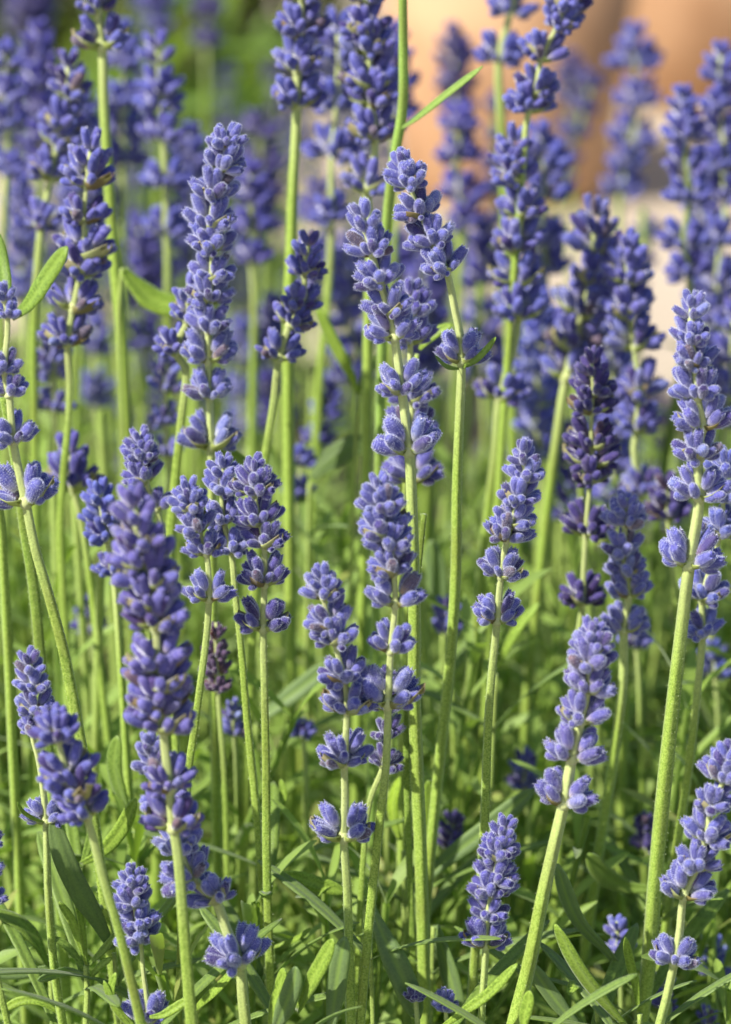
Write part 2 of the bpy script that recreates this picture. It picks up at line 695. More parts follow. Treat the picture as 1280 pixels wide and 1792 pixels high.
def stalk(label, tip, D, whorls, stem, width=18, tint='n', grp='lavender flower stalks', green=(1, 1, 1), leaves=(), name='lavender_stalk', merged=None, dark_side=False):
    global NBUD
    rr = random.Random(zlib.crc32(label.encode()))
    ymid = whorls[len(whorls) // 2][1] if whorls else stem[len(stem) // 2][1]
    H = hdist(ymid, D)
    px = mpx(D)
    merged = D > .735 if merged is None else merged
    sharp = abs(D - FOC) < .045
    ctrl = ([tip] if tip else []) + [(w[0], w[1]) for w in whorls] + [s for s in stem]
    # keep the control points ordered downwards
    ctrl = sorted(set(ctrl), key=lambda q: q[1])
    C = [at(x, y, H) for x, y in ctrl]
    d = (C[-1] - C[-2]).normalized()
    lean = rr.uniform(-.12, .12)
    p = C[-1].copy()
    if d.z > -.6:
        d = Vector((d.x * .5, 0, -1)).normalized()
    while p.z > .0:
        d = (d * .86 + Vector((d.x * .5, lean, -1)).normalized() * .14).normalized()
        p = p + d * .02
        C.append(p.copy())
    root = thing(name, label, 'lavender', Vector((C[-1].x, C[-1].y, 0)), grp)
    P = catmull(C, 5)
    # resample evenly
    step = .0016 if sharp else .004
    Q = [P[0]]
    acc = 0.0
    for i in range(1, len(P)):
        seg = P[i] - P[i - 1]
        l = seg.length
        while acc + l >= step:
            q = P[i - 1] + seg * ((step - acc) / l)
            Q.append(q)
            P[i - 1] = q
            seg = P[i] - q
            l = seg.length
            acc = 0.0
        acc += l
    Q.append(P[-1])
    zt = C[0].z
    zb = at(whorls[-1][0], whorls[-1][1], H).z if whorls else zt
    r = width * .5 * px
    rad, pale = [], []
    for q in Q:
        t = 1.0 if not whorls or zt == zb else max(0.0, min(1.0, (zt - q.z) / (zt - zb)))
        rad.append(r * (.40 + .34 * t) if q.z > zb else r * min(.96, .74 + (zb - q.z) * 5.0))
        pale.append(max(0.0, min(1.0, .75 - .2 * t)) if q.z > zb and whorls else max(0.0, .5 - (zb - q.z) * 22) if whorls else 0.0)
    vis = [q for q in Q]
    loc = root.location.copy()
    sm = stem_mesh([q - loc for q in vis], rad, pale, int(len(Q) * 20) if sharp else 0, rr)
    so = obj('stem', sm, root)
    so.color = (*green, 1)
    # whorls
    W = []
    if whorls:
        Lb = (.245 * whorls[0][2] + 14.0) * px
        zq = zt - Lb * 1.08
        if tip and (zt - at(whorls[0][0], whorls[0][1], H).z) > Lb * 1.3:
            W.append((zq, whorls[0][2] * 1.02, 't'))
        for k, wd in enumerate(whorls):
            W.append((at(wd[0], wd[1], H).z, wd[2], wd[3] if len(wd) > 3 else ('f' if k else 'f')))
    flip = 1
    lenf = rr.uniform(.93, 1.10)
    tc = TINT[tint]
    for (z, wp, flag) in W:
        # node on the stem at this height
        i = min(range(len(Q)), key=lambda k: abs(Q[k].z - z))
        c = Q[i]
        tg = (Q[max(0, i - 2)] - Q[min(len(Q) - 1, i + 2)]).normalized()
        xx = Vector((1, 0, 0)) - tg * tg.x
        xx.normalize()
        yy = tg.cross(xx)
        B = Matrix((xx, yy, tg)).transposed().to_4x4()
        w = wp * px * (1.06 if sharp else 1.12 if D < .72 else 1.24)
        if flag == 'p':
            phi = rr.uniform(-.18, .18)
        else:
            phi = flip * rr.uniform(.35, 1.05)
            flip = -flip
        buds = bud_set(flag, rr, phi)
        if merged:
            v, f, al, rn = [], [], [], []
            for bd in buds:
                m = B @ bud_matrix(rr, w, *bd, px)
                o = len(v)
                x = rr.random()
                v += [tuple(m @ q) for q in LOW[0]]
                f += [tuple(o + k for k in g) for g in LOW[1]]
                al += LOW[2]
                rn += [x] * len(LOW[0])
            wo = obj('whorl', mesh('whorl', v, f, [M_BUD], {'along': al, 'rnd': rn}), root, c - loc)
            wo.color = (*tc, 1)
            wo['kind'] = 'stuff'
            continue
        # collar where the flowers spring from the stem
        v, f = [], []
        rs = rad[i]
        prof = [(rs * 1.05, -.05 * w), (rs * 1.45, -.01 * w), (rs * 1.6, .03 * w), (rs * 1.3, .09 * w), (rs * .9, .12 * w)]
        sg = 8
        for q, h in prof:
            for k in range(sg):
                a = 6.283 * k / sg
                v.append(tuple((B @ Vector((q * math.cos(a), q * math.sin(a), h, 1))).to_3d()))
        for j in range(len(prof) - 1):
            for k in range(sg):
                f.append((j * sg + k, j * sg + (k + 1) % sg, (j + 1) * sg + (k + 1) % sg, (j + 1) * sg + k))
        wo = obj('whorl', mesh('whorl', v, f, [M_STEM], {'pale': [.8] * len(v)}), root, c - loc)
        wo.color = (*green, 1)
        for bd in buds:
            me = rr.choice(FUZZY if sharp else PLAIN)
            b = bpy.data.objects.new('bud', me)
            COL.objects.link(b)
            b.parent = wo
            b.matrix_local = B @ bud_matrix(rr, w, *bd, px, lenf)
            j = rr.uniform(.80, 1.15)
            k = rr.random()
            oc = (.60, .46, .52) if k < .08 else (1.5, 1.6, 1.15) if k < .13 else (1.25, .95, .42) if k < .155 else (1, 1, 1)
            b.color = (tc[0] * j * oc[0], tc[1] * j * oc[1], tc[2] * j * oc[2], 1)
            NBUD += 1
        if flag != 't':
            for c2 in (0, math.pi):
                b = bpy.data.objects.new('bract', rr.choice(BRACTS))
                COL.objects.link(b)
                b.parent = wo
                s = w * rr.uniform(1.05, 1.35)
                b.matrix_local = B @ Matrix.Rotation(phi + c2 + rr.uniform(-.2, .2), 4, 'Z') @ Matrix.Diagonal((s, s, s, 1))
    for (pts, lw, col) in leaves:
        LP = catmull([at(x, y, H + dh) for x, y, dh in pts], 5)
        v, f, rib = leaf_data([q - loc for q in LP], lw * px, rr, across=FACE.cross(LP[-1] - LP[0]).normalized() + Vector((.15, -.1, .1)))
        lo = obj('leaf', mesh('leaf', [tuple(q) for q in v], f, [M_LEAF], {'rib': rib, 'rnd': [rr.random() * .3] * len(v)}), root)
        lo.color = (*col, 1)
    return root


# ------------------------------------------------------------------ the flower stalks, sharp ones first
# each: label, spike tip (photo pixel), distance along the lens axis, whorls (x, y of the base, width), stem points
stalk('sharp violet spike at picture centre leaning left, spaced whorls on a thick bright stem', (632, 366), .606,
      [(652, 446, 88), (667, 498, 86), (683, 552, 88), (692, 598, 98, 'p'), (704, 686, 92), (717, 797, 118, 'p')],
      [(721, 880), (724, 980), (726, 1100), (725, 1200), (730, 1340), (736, 1480), (741, 1640), (744, 1792)], 22)
stalk('darker violet spike tucked just behind the central left-leaning spike', (716, 500), .648,
      [(720, 555, 78), (718, 608, 92), (722, 705, 100), (720, 768, 104, 'p'), (722, 846, 112, 'p')],
      [(720, 920), (712, 1100), (706, 1300), (704, 1500)], 17, 'deep')
stalk('sharp spike with a bowed neck, a lone flower pair and thin bract below', (704, 276), .618,
      [(716, 324, 82), (741, 384, 88), (760, 430, 88), (782, 474, 92), (808, 641, 92, 'p')],
      [(796, 540), (806, 590), (805, 720), (800, 850), (798, 1000), (788, 1160), (771, 1321), (755, 1480), (742, 1640)], 18,
      leaves=[(((806, 645, 0), (835, 628, -.004), (856, 606, -.005), (868, 590, -.006)), 13, (1.05, 1.05, .9)),
              (((806, 646, 0), (780, 640, -.004), (762, 622, -.006)), 10, (1, 1, 1))])
stalk('tall sharp spike at the right edge with seven frosted whorls on a thick hairy stem', (1212, 533), .600,
      [(1210, 600, 76), (1217, 642, 82), (1220, 698, 98), (1230, 748, 108, 'p'), (1222, 806, 100), (1224, 878, 108), (1206, 992, 120, 'p')],
      [(1193, 1100), (1176, 1250), (1160, 1400), (1146, 1550), (1134, 1700), (1122, 1792)], 25)
stalk('bluish spike half hidden behind the tall frosted one at the right edge', (1268, 800), .640,
      [(1266, 880, 92), (1258, 945, 98), (1230, 1046, 104), (1230, 1115, 80)],
      [(1222, 1200), (1206, 1344), (1182, 1500), (1166, 1620)], 17, 'blue')
stalk('stalk at the left edge with paired flower clumps and upright green leaves at its top', (4, 500), .597,
      [(14, 562, 44), (8, 650, 56), (16, 690, 64), (24, 775, 88), (46, 882, 128, 'p')],
      [(62, 960), (88, 1050), (114, 1150), (140, 1290), (160, 1400), (176, 1520)], 23,
      leaves=[(((22, 556, 0), (52, 530, -.003), (84, 482, -.004), (118, 432, -.006)), 34, (1.1, 1.12, 1)),
              (((10, 552, 0), (10, 510, .003), (2, 460, .006), (-10, 400, .008)), 28, (1.05, 1.1, 1))])
stalk('frosted pale-rimmed head at the left of the three heads that crowd together', (338, 842), .604,
      [(331, 892, 74), (351, 936, 82), (363, 977, 78), (366, 1044, 92, 'p')],
      [(362, 1110), (352, 1190), (340, 1280), (330, 1350), (324, 1450), (320, 1560)], 17)
stalk('middle one of three crowded heads, its stem in the shadow of its dark neighbour', (392, 812), .620,
      [(388, 868, 72), (394, 922, 78), (406, 972, 78)],
      [(412, 1040), (422, 1130), (433, 1260), (447, 1400), (458, 1540), (466, 1680)], 15)
stalk('dark right-hand one of three crowded heads, with a deep indigo flower pair below', (452, 812), .608,
      [(446, 862, 92), (455, 912, 96), (463, 956, 98), (463, 1028, 106), (461, 1099, 108, 'p')],
      [(463, 1200), (466, 1350), (467, 1500), (471, 1650), (476, 1792)], 18, 'indigo')
stalk('pale spike just left of the central stems, its lowest pair of clumps set apart', (566, 994), .594,
      [(566, 1050, 82), (582, 1098, 102), (588, 1132, 106), (604, 1196, 104), (607, 1252, 112), (603, 1337, 116), (602, 1466, 132, 'p')],
      [(604, 1400), (608, 1560), (611, 1680), (614, 1792)], 19)
stalk('dark withered spike half hidden behind two sharp stems low in the middle', (672, 1180), .632,
      [(676, 1240, 64), (678, 1290, 70), (672, 1338, 70)],
      [(648, 1400), (638, 1480), (628, 1640), (620, 1792)], 14, 'dark')
stalk('slim stalk right of the pale spike, dense soft head above a wide clump pair', (668, 842), .588,
      [(668, 898, 92), (677, 935, 108), (684, 972, 108), (690, 1012, 104), (692, 1060, 114, 'p'), (684, 1140, 94), (680, 1230, 142, 'p')],
      [(676, 1340), (664, 1450), (650, 1580), (640, 1690), (631, 1792)], 19)
stalk('compact sharp head right of centre with a small flower pair under a gap of stem', (916, 788), .608,
      [(917, 840, 72), (904, 885, 82), (896, 915, 84), (886, 950, 96), (877, 1008, 88), (870, 1090, 94, 'p')],
      [(859, 1200), (853, 1300), (849, 1420), (842, 1540), (833, 1650), (822, 1792)], 17)
stalk('mauve head leaning right on a thick pale stem, brown tips between its buds', (1040, 1103), .588,
      [(1035, 1145, 76), (1032, 1178, 98), (1027, 1214, 94), (1015, 1270, 100), (1000, 1334, 108, 'p'), (987, 1406, 112, 'p')],
      [(970, 1480), (950, 1570), (926, 1690), (900, 1792)], 25, 'mauve')
stalk('pale soft head behind the mauve right-leaning head, stem running down to the right of it', (1096, 872), .655,
      [(1094, 918, 74), (1092, 966, 78), (1098, 1004, 72), (1100, 1047, 78, 'p'), (1092, 1110, 80, 'p')],
      [(1096, 1080), (1090, 1200), (1072, 1340), (1050, 1480), (1036, 1580)], 18, 'pale')
stalk('darkest blackish purple spike, in the right half of the picture', (1036, 630), .664,
      [(1038, 684, 84), (1036, 728, 96), (1035, 772, 100), (1037, 818, 112, 'p'), (1032, 860, 98), (1026, 932, 104), (1020, 1046, 92)],
      [(1028, 895), (1022, 990), (1010, 1130), (1000, 1220), (985, 1400)], 15, 'dark')
stalk('short dark sharp head low right of centre on a thin stem against green leaves', (886, 1441), .606,
      [(874, 1487, 68), (870, 1510, 78), (865, 1540, 86), (860, 1568, 88), (853, 1606, 80), (851, 1655, 92, 'p')],
      [(847, 1720), (842, 1792)], 14, 'deep')
stalk('drooping run of spaced whorls at the lower right corner on a pale curved stem', (1272, 1316), .596,
      [(1266, 1366, 90), (1246, 1414, 92), (1235, 1466, 98), (1219, 1521, 88), (1197, 1569, 110, 'p'), (1180, 1686, 90)],
      [(1190, 1630), (1166, 1750), (1155, 1792)], 18)
stalk('small sharp head at the left edge above a thin stem with a thread-like bract', (52, 1156), .604,
      [(57, 1204, 76), (64, 1248, 80), (56, 1280, 62), (81, 1439, 84, 'p')],
      [(68, 1330), (78, 1400), (84, 1550), (90, 1640), (98, 1720), (110, 1792)], 15,
      leaves=[(((80, 1440, 0), (58, 1432, -.003), (40, 1420, -.004), (31, 1404, -.005)), 8, (1.1, 1.1, .9))])
stalk('soft nearest head at the lower left, overlapping the small sharp head beside it', (96, 1264), .566,
      [(106, 1312, 96), (118, 1352, 112), (136, 1390, 116), (152, 1428, 96)],
      [(164, 1468), (182, 1540), (206, 1620), (228, 1710), (247, 1792)], 20)
stalk('large soft nearest spike of crowded whorls left of centre, one clump lower down', (238, 886), .560,
      [(242, 942, 118), (252, 984, 128), (262, 1026, 130), (270, 1070, 122), (274, 1116, 136), (277, 1160, 130), (280, 1204, 136), (283, 1242, 142), (286, 1278, 150), (297, 1380, 104), (302, 1436, 122)],
      [(290, 1320), (297, 1380), (312, 1500), (320, 1600), (328, 1700), (336, 1792)], 26, 'mauve')
stalk('pale bluish head leaning left with brown scales and whitish calyx bases at the lower left', (262, 1296), .592,
      [(272, 1344, 66), (296, 1420, 80), (316, 1490, 96), (340, 1540, 100), (377, 1574, 98), (420, 1684, 116)],
      [(396, 1625), (425, 1740), (430, 1792)], 24, 'pale')
stalk('short dense rounded head low at the left on a thin stem', (234, 1524), .612,
      [(232, 1562, 58), (236, 1592, 72), (241, 1622, 82), (247, 1652, 90), (260, 1790, 94)],
      [(251, 1700), (257, 1745)], 12)
stalk('half clump with a few buds cut by the left edge near the bottom', (-34, 1430), .600,
      [(-30, 1486, 76), (-30, 1540, 80), (-28, 1586, 84)], [(-16, 1660), (2, 1740), (14, 1792)], 16)

# a little behind the plane of focus
stalk('tall slender spike left of centre, its lowest wide pair above three crowded heads', (386, 222), .642,
      [(397, 260, 62), (384, 297, 88), (375, 346, 98), (367, 404, 102), (372, 444, 92), (370, 492, 82), (367, 531, 94), (365, 580, 90), (365, 632, 100, 'p'), (367, 697, 82), (370, 779, 114, 'p')],
      [(371, 840), (372, 960), (374, 1100)], 17,
      leaves=[(((376, 785, 0), (398, 792, .003), (420, 806, .004), (446, 828, .004)), 24, (1.1, 1.15, .9))])
stalk('side stalk with one soft whorl against the left flank of the tall slender spike', (330, 500), .662,
      [(330, 560, 80), (306, 614, 86)], [(326, 640), (318, 730), (308, 830), (298, 940), (290, 1100)], 20)
stalk('broad blurred spike at the upper left with a wide flat top whorl', (158, 264), .668,
      [(152, 322, 110), (147, 392, 94), (148, 442, 124), (138, 492, 120), (128, 540, 112), (118, 608, 102)],
      [(122, 660), (120, 740), (112, 820), (106, 920), (110, 1030), (114, 1100)], 17)
stalk('short soft head with scattered lower whorls beside the neck of the centre spike', (542, 420), .662,
      [(534, 470, 74), (531, 530, 80), (506, 572, 82), (488, 627, 86)],
      [(480, 700), (466, 790), (455, 870), (448, 1000)], 19)
stalk('small soft knobby head behind the left of the three crowded heads', (248, 756), .640,
      [(248, 812, 74), (258, 850, 84), (274, 890, 66)], [(284, 930), (292, 1000), (300, 1150)], 14, 'deep')
stalk('small blurred bluish head peeking out left of the large nearest spike', (176, 856), .660,
      [(180, 912, 72), (192, 962, 76), (200, 1010, 60)], [(206, 1080), (214, 1200)], 14, 'blue')
stalk('spike cut by the top edge with three separate whorls on a bright straight stem', (534, -60), .690,
      [(530, -6, 92), (525, 50, 104), (521, 113, 102), (520, 187, 100)],
      [(517, 260), (512, 350), (510, 430), (506, 540), (504, 700), (506, 900)], 20)
stalk('long dense spike cut by the top edge just left of the peach background', (640, -60), .690,
      [(640, 0, 92), (640, 50, 108), (645, 100, 110), (650, 145, 116), (652, 192, 116), (656, 250, 120), (642, 338, 112)],
      [(655, 290), (650, 400), (646, 520), (643, 700), (640, 900), (636, 1000)], 18)
stalk('stalk cut by the top edge at the left, single open flower pair on pale stem', (168, -70), .690,
      [(168, -20, 76), (172, 30, 80), (180, 94, 108, 'p')],
      [(182, 180), (188, 280), (200, 450), (214, 600), (222, 760), (226, 900)], 20)
stalk('blurred spike leaning right in the upper left corner area with two spaced lower whorls', (118, 112), .715,
      [(120, 172, 82), (110, 224, 98), (98, 262, 96), (86, 326, 92), (72, 396, 84)],
      [(68, 440), (62, 520), (58, 620), (60, 740), (62, 900)], 17)
stalk('slender sharp-tipped spike cut by the top edge, leaning right over the peach background', (1000, -70), .685,
      [(1000, -16, 72), (988, 25, 86), (968, 60, 82), (946, 106, 86), (940, 156, 84), (922, 206, 88)],
      [(919, 250), (912, 330), (900, 480)], 14)
stalk('dense blurred spike right of the bowed one, a loose whorl far down its stem', (918, 248), .700,
      [(888, 292, 76), (915, 336, 92), (912, 384, 100), (905, 440, 108), (906, 495, 108), (910, 549, 110), (872, 711, 100)],
      [(900, 610), (884, 660), (866, 800), (850, 930), (836, 1080), (820, 1250)], 19)
stalk('left of two merging blurred spikes behind the darkest spike', (1040, 385), .725,
      [(1040, 442, 102), (1034, 500, 110), (1016, 556, 112), (1002, 620, 112), (988, 678, 106)],
      [(976, 760), (961, 870), (946, 1000), (930, 1150), (918, 1290)], 19)
stalk('right of two merging blurred spikes behind the darkest spike', (1098, 438), .715,
      [(1100, 498, 96), (1102, 556, 108), (1112, 618, 110), (1120, 688, 110), (1114, 756, 92), (1124, 862, 82)],
      [(1110, 800), (1100, 960), (1096, 1100)], 17)
stalk('dark ragged whorl on a leaning side stem below the broad upper-left spike', (124, 770), .690,
      [(126, 848, 124)], [(140, 900), (156, 1000), (170, 1120)], 13, 'deep')
stalk('pale narrow blurred spike in the gap beside the broad upper-left spike', (94, 580), .735,
      [(92, 632, 62), (94, 676, 60), (96, 720, 60)], [(98, 800), (102, 900), (106, 1020)], 15, 'pale', merged=False)
stalk('pale narrow blurred spike low against the tall slender spike, left of it', (292, 630), .725,
      [(290, 690, 60), (290, 740, 58), (294, 792, 54)], [(298, 840), (300, 930), (300, 1060)], 15, 'pale')
stalk('small dark blurred whorl in the gap below the two merging spikes', (1168, 850), .700,
      [(1170, 922, 84)], [(1176, 980), (1184, 1060), (1190, 1180)], 14, 'dark')
stalk('narrow faded brownish spike below the three crowded heads', (378, 1090), .665,
      [(378, 1140, 42), (380, 1178, 46), (382, 1216, 44)], [(386, 1270), (392, 1340), (396, 1440), (398, 1540)], 13, 'brown')

# clearly blurred, farther back
stalk('blurred spike with a square top, fourth from the left along the top left', (275, 86), .775,
      [(280, 156, 82), (284, 206, 86), (286, 256, 88), (290, 330, 84), (290, 400, 78)], [(293, 440), (293, 520), (294, 640), (296, 800)], 17)
stalk('faint blurred spike behind the single open flower pair at the top left', (214, 70), .850,
      [(215, 130, 84), (215, 185, 88), (216, 240, 90), (216, 298, 84)], [(216, 350), (216, 500), (218, 700)], 15)
stalk('blurred spike cut by the left edge near the top', (8, 96), .800,
      [(12, 170, 74), (14, 238, 82), (12, 310, 72)], [(8, 380), (4, 520), (4, 700)], 15)
stalk('blurred spike half hidden behind the long dense one at the top', (592, 60), .765,
      [(592, 128, 100), (588, 196, 102), (580, 288, 104), (580, 392, 80)], [(578, 450), (572, 540), (560, 660), (552, 800)], 17)
stalk('two blurred whorls on a pale stem over the peach background, cut by top edge', (910, -80), .765,
      [(902, -20, 84), (888, 42, 90), (873, 111, 86)], [(875, 180), (880, 260), (886, 420)], 21)
stalk('blurred spike behind the dense one right of the bowed neck', (946, 226), .810,
      [(950, 300, 100), (950, 360, 104), (952, 422, 96), (954, 480, 90)], [(956, 560), (958, 700)], 15)
stalk('most blurred lone spike standing against the peach terracotta at the upper right', (1114, 56), .960,
      [(1112, 132, 88), (1116, 196, 86), (1106, 248, 82), (1096, 296, 72), (1086, 346, 78)], [(1084, 390), (1083, 480), (1082, 620)], 13)
stalk('blurred spike at the right edge with a dark green stem', (1196, 166), .775,
      [(1197, 214, 62), (1200, 262, 78), (1204, 312, 80), (1205, 368, 80), (1196, 425, 88), (1206, 482, 80)], [(1208, 540), (1194, 640), (1176, 740), (1160, 830), (1148, 940)], 18, green=(.55, .62, .5))
stalk('blurred pale-flecked spike cut by the right edge, the farther right of two', (1262, 92), .805,
      [(1260, 140, 64), (1264, 192, 82), (1266, 244, 86), (1266, 302, 88), (1270, 362, 88), (1262, 424, 96), (1256, 500, 100), (1260, 572, 92), (1262, 640, 90)], [(1262, 720), (1256, 900)], 16)
stalk('dark blurred spike with gaps between whorls against the peach pot, right of the side twig', (800, 186), .880,
      [(804, 240, 80), (802, 288, 76), (806, 342, 88), (815, 392, 76)], [(808, 440), (802, 520), (800, 700)], 14, 'deep')
stalk('shadowy blurred spike high above the side twig at the top', (796, 50), .980,
      [(796, 110, 70), (798, 160, 68), (800, 210, 66)], [(800, 260), (800, 420)], 12, 'dark')
stalk('blurred spike just behind the tall slender one, right of it', (440, 306), .815,
      [(440, 368, 74), (440, 420, 74), (442, 466, 66)], [(446, 520), (445, 620), (442, 780)], 15, 'deep')
stalk('faint blurred bluish spike in the haze below the broad upper-left spike', (166, 576), .900,
      [(166, 630, 64), (168, 680, 62), (172, 724, 56)], [(180, 780), (184, 860), (186, 960)], 14, 'pale')
stalk('faint blurred spike at mid height behind the lower whorls of the tall slender spike', (424, 570), .980,
      [(424, 640, 78), (426, 700, 76), (428, 760, 70)], [(430, 820), (432, 900)], 13)
stalk('tiny blurred dark head in the gap left of the central spike', (574, 676), .790,
      [(570, 718, 46), (556, 772, 54)], [(552, 820), (550, 900)], 10, 'deep')
stalk('little blurred bluish head right of the three crowded heads', (528, 788), .745,
      [(526, 824, 44), (520, 858, 54)], [(518, 900), (516, 980)], 11)
stalk('blurred mass of a spike between the dense spike and the two merging ones', (960, 560), .830,
      [(962, 620, 96), (958, 680, 100), (962, 740, 92)], [(962, 800), (960, 900)], 13)
stalk('dim blurred spike behind the long dense top spike, low on its left', (560, 330), .930,
      [(560, 400, 88), (562, 460, 90), (566, 530, 86)], [(568, 600), (568, 760)], 12, 'deep')
stalk('dim blurred spike right of the central one, behind its neck', (690, 420), .930,
      [(690, 480, 90), (700, 540, 90), (704, 600, 86)], [(706, 660), (708, 800)], 12, 'deep')
stalk('blurred spike behind the bluish spike at the right edge, its head cut by the frame', (1284, 560), .760,
      [(1280, 640, 90), (1276, 700, 92), (1270, 760, 92)], [(1266, 840), (1258, 1000)], 14)
stalk('indigo blur of a far spike in the top left corner', (56, -70), 1.25,
      [(56, -20, 84), (54, 26, 96), (52, 62, 86)], [(54, 130), (56, 320)], 12, 'dark', merged=True)
stalk('indigo blur of a far spike beside the top edge, right of the single flower pair', (276, -70), 1.20,
      [(276, -30, 64), (274, 16, 70), (276, 62, 58)], [(278, 120), (280, 300)], 12, 'deep')
stalk('purple-black blur of a far spike above the bright green leaf blur', (366, -60), 1.20,
      [(366, -20, 60), (364, 30, 64), (362, 78, 52)], [(362, 140), (362, 320)], 11, 'dark')
stalk('dark shadowy blur of a far spike between the leaning slender spike and the peach pot', (1000, 90), 1.15,
      [(1000, 140, 50), (998, 186, 52), (998, 232, 46)], [(1000, 280), (1000, 400)], 10, 'dark')
# second rank of blurred spikes
FAR = [(70, 60, 5, .86, 'dim blurred spike between the left edge spike and the leaning corner spike', 'deep'),
       (140, 150, 5, .84, 'blurred spike filling the gap behind the leaning corner spike, right of it', 'n'),
       (336, 240, 5, .86, 'blurred spike in the gap left of the tall slender spike, below the square-topped one', 'n'),
       (246, 400, 4, .88, 'blurred spike just above the wedged bright leaf at the left', 'deep'),
       (40, 330, 4, .86, 'blurred spike low behind the left-edge stalk leaves', 'n'),
       (612, 430, 5, .84, 'blurred spike behind the top of the central leaning spike, left of it', 'n'),
       (478, 540, 4, .90, 'dim blurred spike behind the short head with scattered lower whorls', 'deep'),
       (744, 470, 4, .86, 'blurred spike in the crook under the bowed neck', 'deep'),
       (846, 410, 5, .90, 'blurred spike left of the dense spike right of the bowed neck', 'deep'),
       (1064, 440, 6, .80, 'blurred spike squeezed between the two merging ones', 'n'),
       (940, 500, 6, .79, 'blurred spike left of the two merging ones, over the stems', 'blue'),
       (1236, 430, 6, .84, 'blurred spike between the dark-stemmed one and the right edge', 'n'),
       (1070, 560, 6, .78, 'blurred spike right behind the darkest spike', 'n'),
       (1000, 760, 3, .80, 'blurred low head left of the darkest spike base', 'deep'),
       (1230, 330, 4, .88, 'blurred spike behind the pale-flecked one at the right edge', 'n'),
       (690, 60, 3, .84, 'dark blurred spike just right of the long dense top one', 'deep'),
       (456, 200, 4, 1.0, 'dim far spike left of the bright straight stem at the top', 'dark')]
for (x, y, k, D, lab, tn) in FAR:
    stalk(lab, (x, y), D, [(x + (2 if i % 2 else -3) + i, y + 52 + i * 50, 84 if i else 70) for i in range(k)],
          [(x + k, y + 52 + k * 50 + 60), (x - 2, y + 52 + k * 50 + 200)], 14, tn)
# heads that stand above the frame: only the stems show
stalk('bare bright stem with a slanting side twig rising out of the top edge', None, .668,
      [], [(704, -160), (705, -20), (706, 90), (705, 190), (688, 290), (678, 380), (672, 480), (668, 640), (664, 800)], 17, name='bare_stalk', green=(.9, 1, 1.1),
      leaves=[(((700, 226, 0), (730, 206, -.006), (780, 166, -.010), (845, 116, -.014)), 14, (1.35, 1.35, 1.5))])
stalk('bare blurred stem running down along the left edge', None, .660,
      [], [(-24, 760), (0, 900), (8, 1020), (16, 1160), (22, 1300), (28, 1420)], 17, name='bare_stalk')
stalk('flat green stem beside the left-edge stalk, crossing behind it', None, .640,
      [], [(6, 690), (26, 800), (42, 920), (58, 1020), (70, 1140), (80, 1260)], 22, name='bare_stalk', green=(.8, .85, .8))
stalk('bare stem pair-mate hugging the thick central stem from the left, low down', None, .640,
      [], [(742, 900), (716, 1180), (712, 1330), (716, 1480), (722, 1640)], 14, name='bare_stalk', green=(.75, .8, .75))

# ------------------------------------------------------------------ leafy shoots between the stalks
def shoot(label, D, leaf_list, stem_px, w=11, extra=6, col=(1, 1, 1)):
    """stem_px: photo points of the shoot's stem, top to bottom; it goes on to the ground. leaf_list: (points, width, colour)."""
    rr = random.Random(zlib.crc32(label.encode()))
    H = hdist(stem_px[0][1], D)
    px = mpx(D)
    C = [at(x, y, H) for x, y in stem_px]
    if len(C) == 1:
        C.append(C[0] + Vector((rr.uniform(-.004, .004), .004, -.012)))
    d = (C[-1] - C[-2]).normalized()
    if d.z > -.5:
        d = Vector((d.x * .5, .1, -1)).normalized()
    p = C[-1].copy()
    while p.z > 0:
        d = (d * .8 + Vector((0, .1, -1)).normalized() * .2).normalized()
        p = p + d * .02
        C.append(p.copy())
    root = thing('leafy_shoot', label, 'lavender shoot', Vector((C[-1].x, C[-1].y, 0)), 'leafy lavender shoots')
    loc = root.location.copy()
    Q = catmull(C, 5)
    n = len(Q)
    so = obj('stem', stem_mesh([q - loc for q in Q], [w * .5 * px * (.7 + .5 * i / n) for i in range(n)], [0.15] * n, n * 10 if abs(D - FOC) < .05 else 0, rr), root)
    so.color = (*col, 1)
    for k, (pts, lw, lc) in enumerate(leaf_list):
        LP = catmull([at(a[0], a[1], H + (a[2] if len(a) > 2 else 0)) for a in pts], 6)
        ac = (FACE.cross(LP[-1] - LP[0]).normalized() + Vector((rr.gauss(0, .3), rr.gauss(0, .3), rr.gauss(0, .3)))) * (-1 if lc is GD else 1)
        v, f, rib = leaf_data([q - loc for q in LP], lw * px, rr, across=ac, twist=rr.uniform(-.5, .5))
        lo = obj('leaf', mesh('leaf', [tuple(q) for q in v], f, [M_LEAF], {'rib': rib, 'rnd': [lc[3] if len(lc) > 3 else 0.1] * len(v)}), root)
        lo.color = (*lc[:3], 1)
    # more leaves in pairs down the hidden part of the stem
    for k in range(extra):
        q = Q[min(n - 2, 4 + int(k // 2 * (n - 6) / max(1, extra // 2)))]
        a = rr.uniform(0, 6.28) if k % 2 == 0 else a + math.pi + rr.uniform(-.3, .3)
        L = rr.uniform(.022, .038)
        el = rr.uniform(.5, 1.0)
        dr = Vector((math.cos(a) * math.cos(el), math.sin(a) * math.cos(el), math.sin(el)))
        LP = [q + dr * L * t + Vector((math.cos(a), math.sin(a), -.6)) * (L * .22 * t * t) for t in (0, .15, .3, .45, .6, .75, .87, .95, 1)]
        ac = Vector((-math.sin(a), math.cos(a), 0))
        v, f, rib = leaf_data([x - loc for x in LP], rr.uniform(.0026, .0038), rr, across=ac, twist=rr.uniform(-.4, .4))
        lo = obj('leaf', mesh('leaf', [tuple(x) for x in v], f, [M_LEAF], {'rib': rib, 'rnd': [rr.random()] * len(v)}), root)
        lo.color = (*col, 1)
    return root


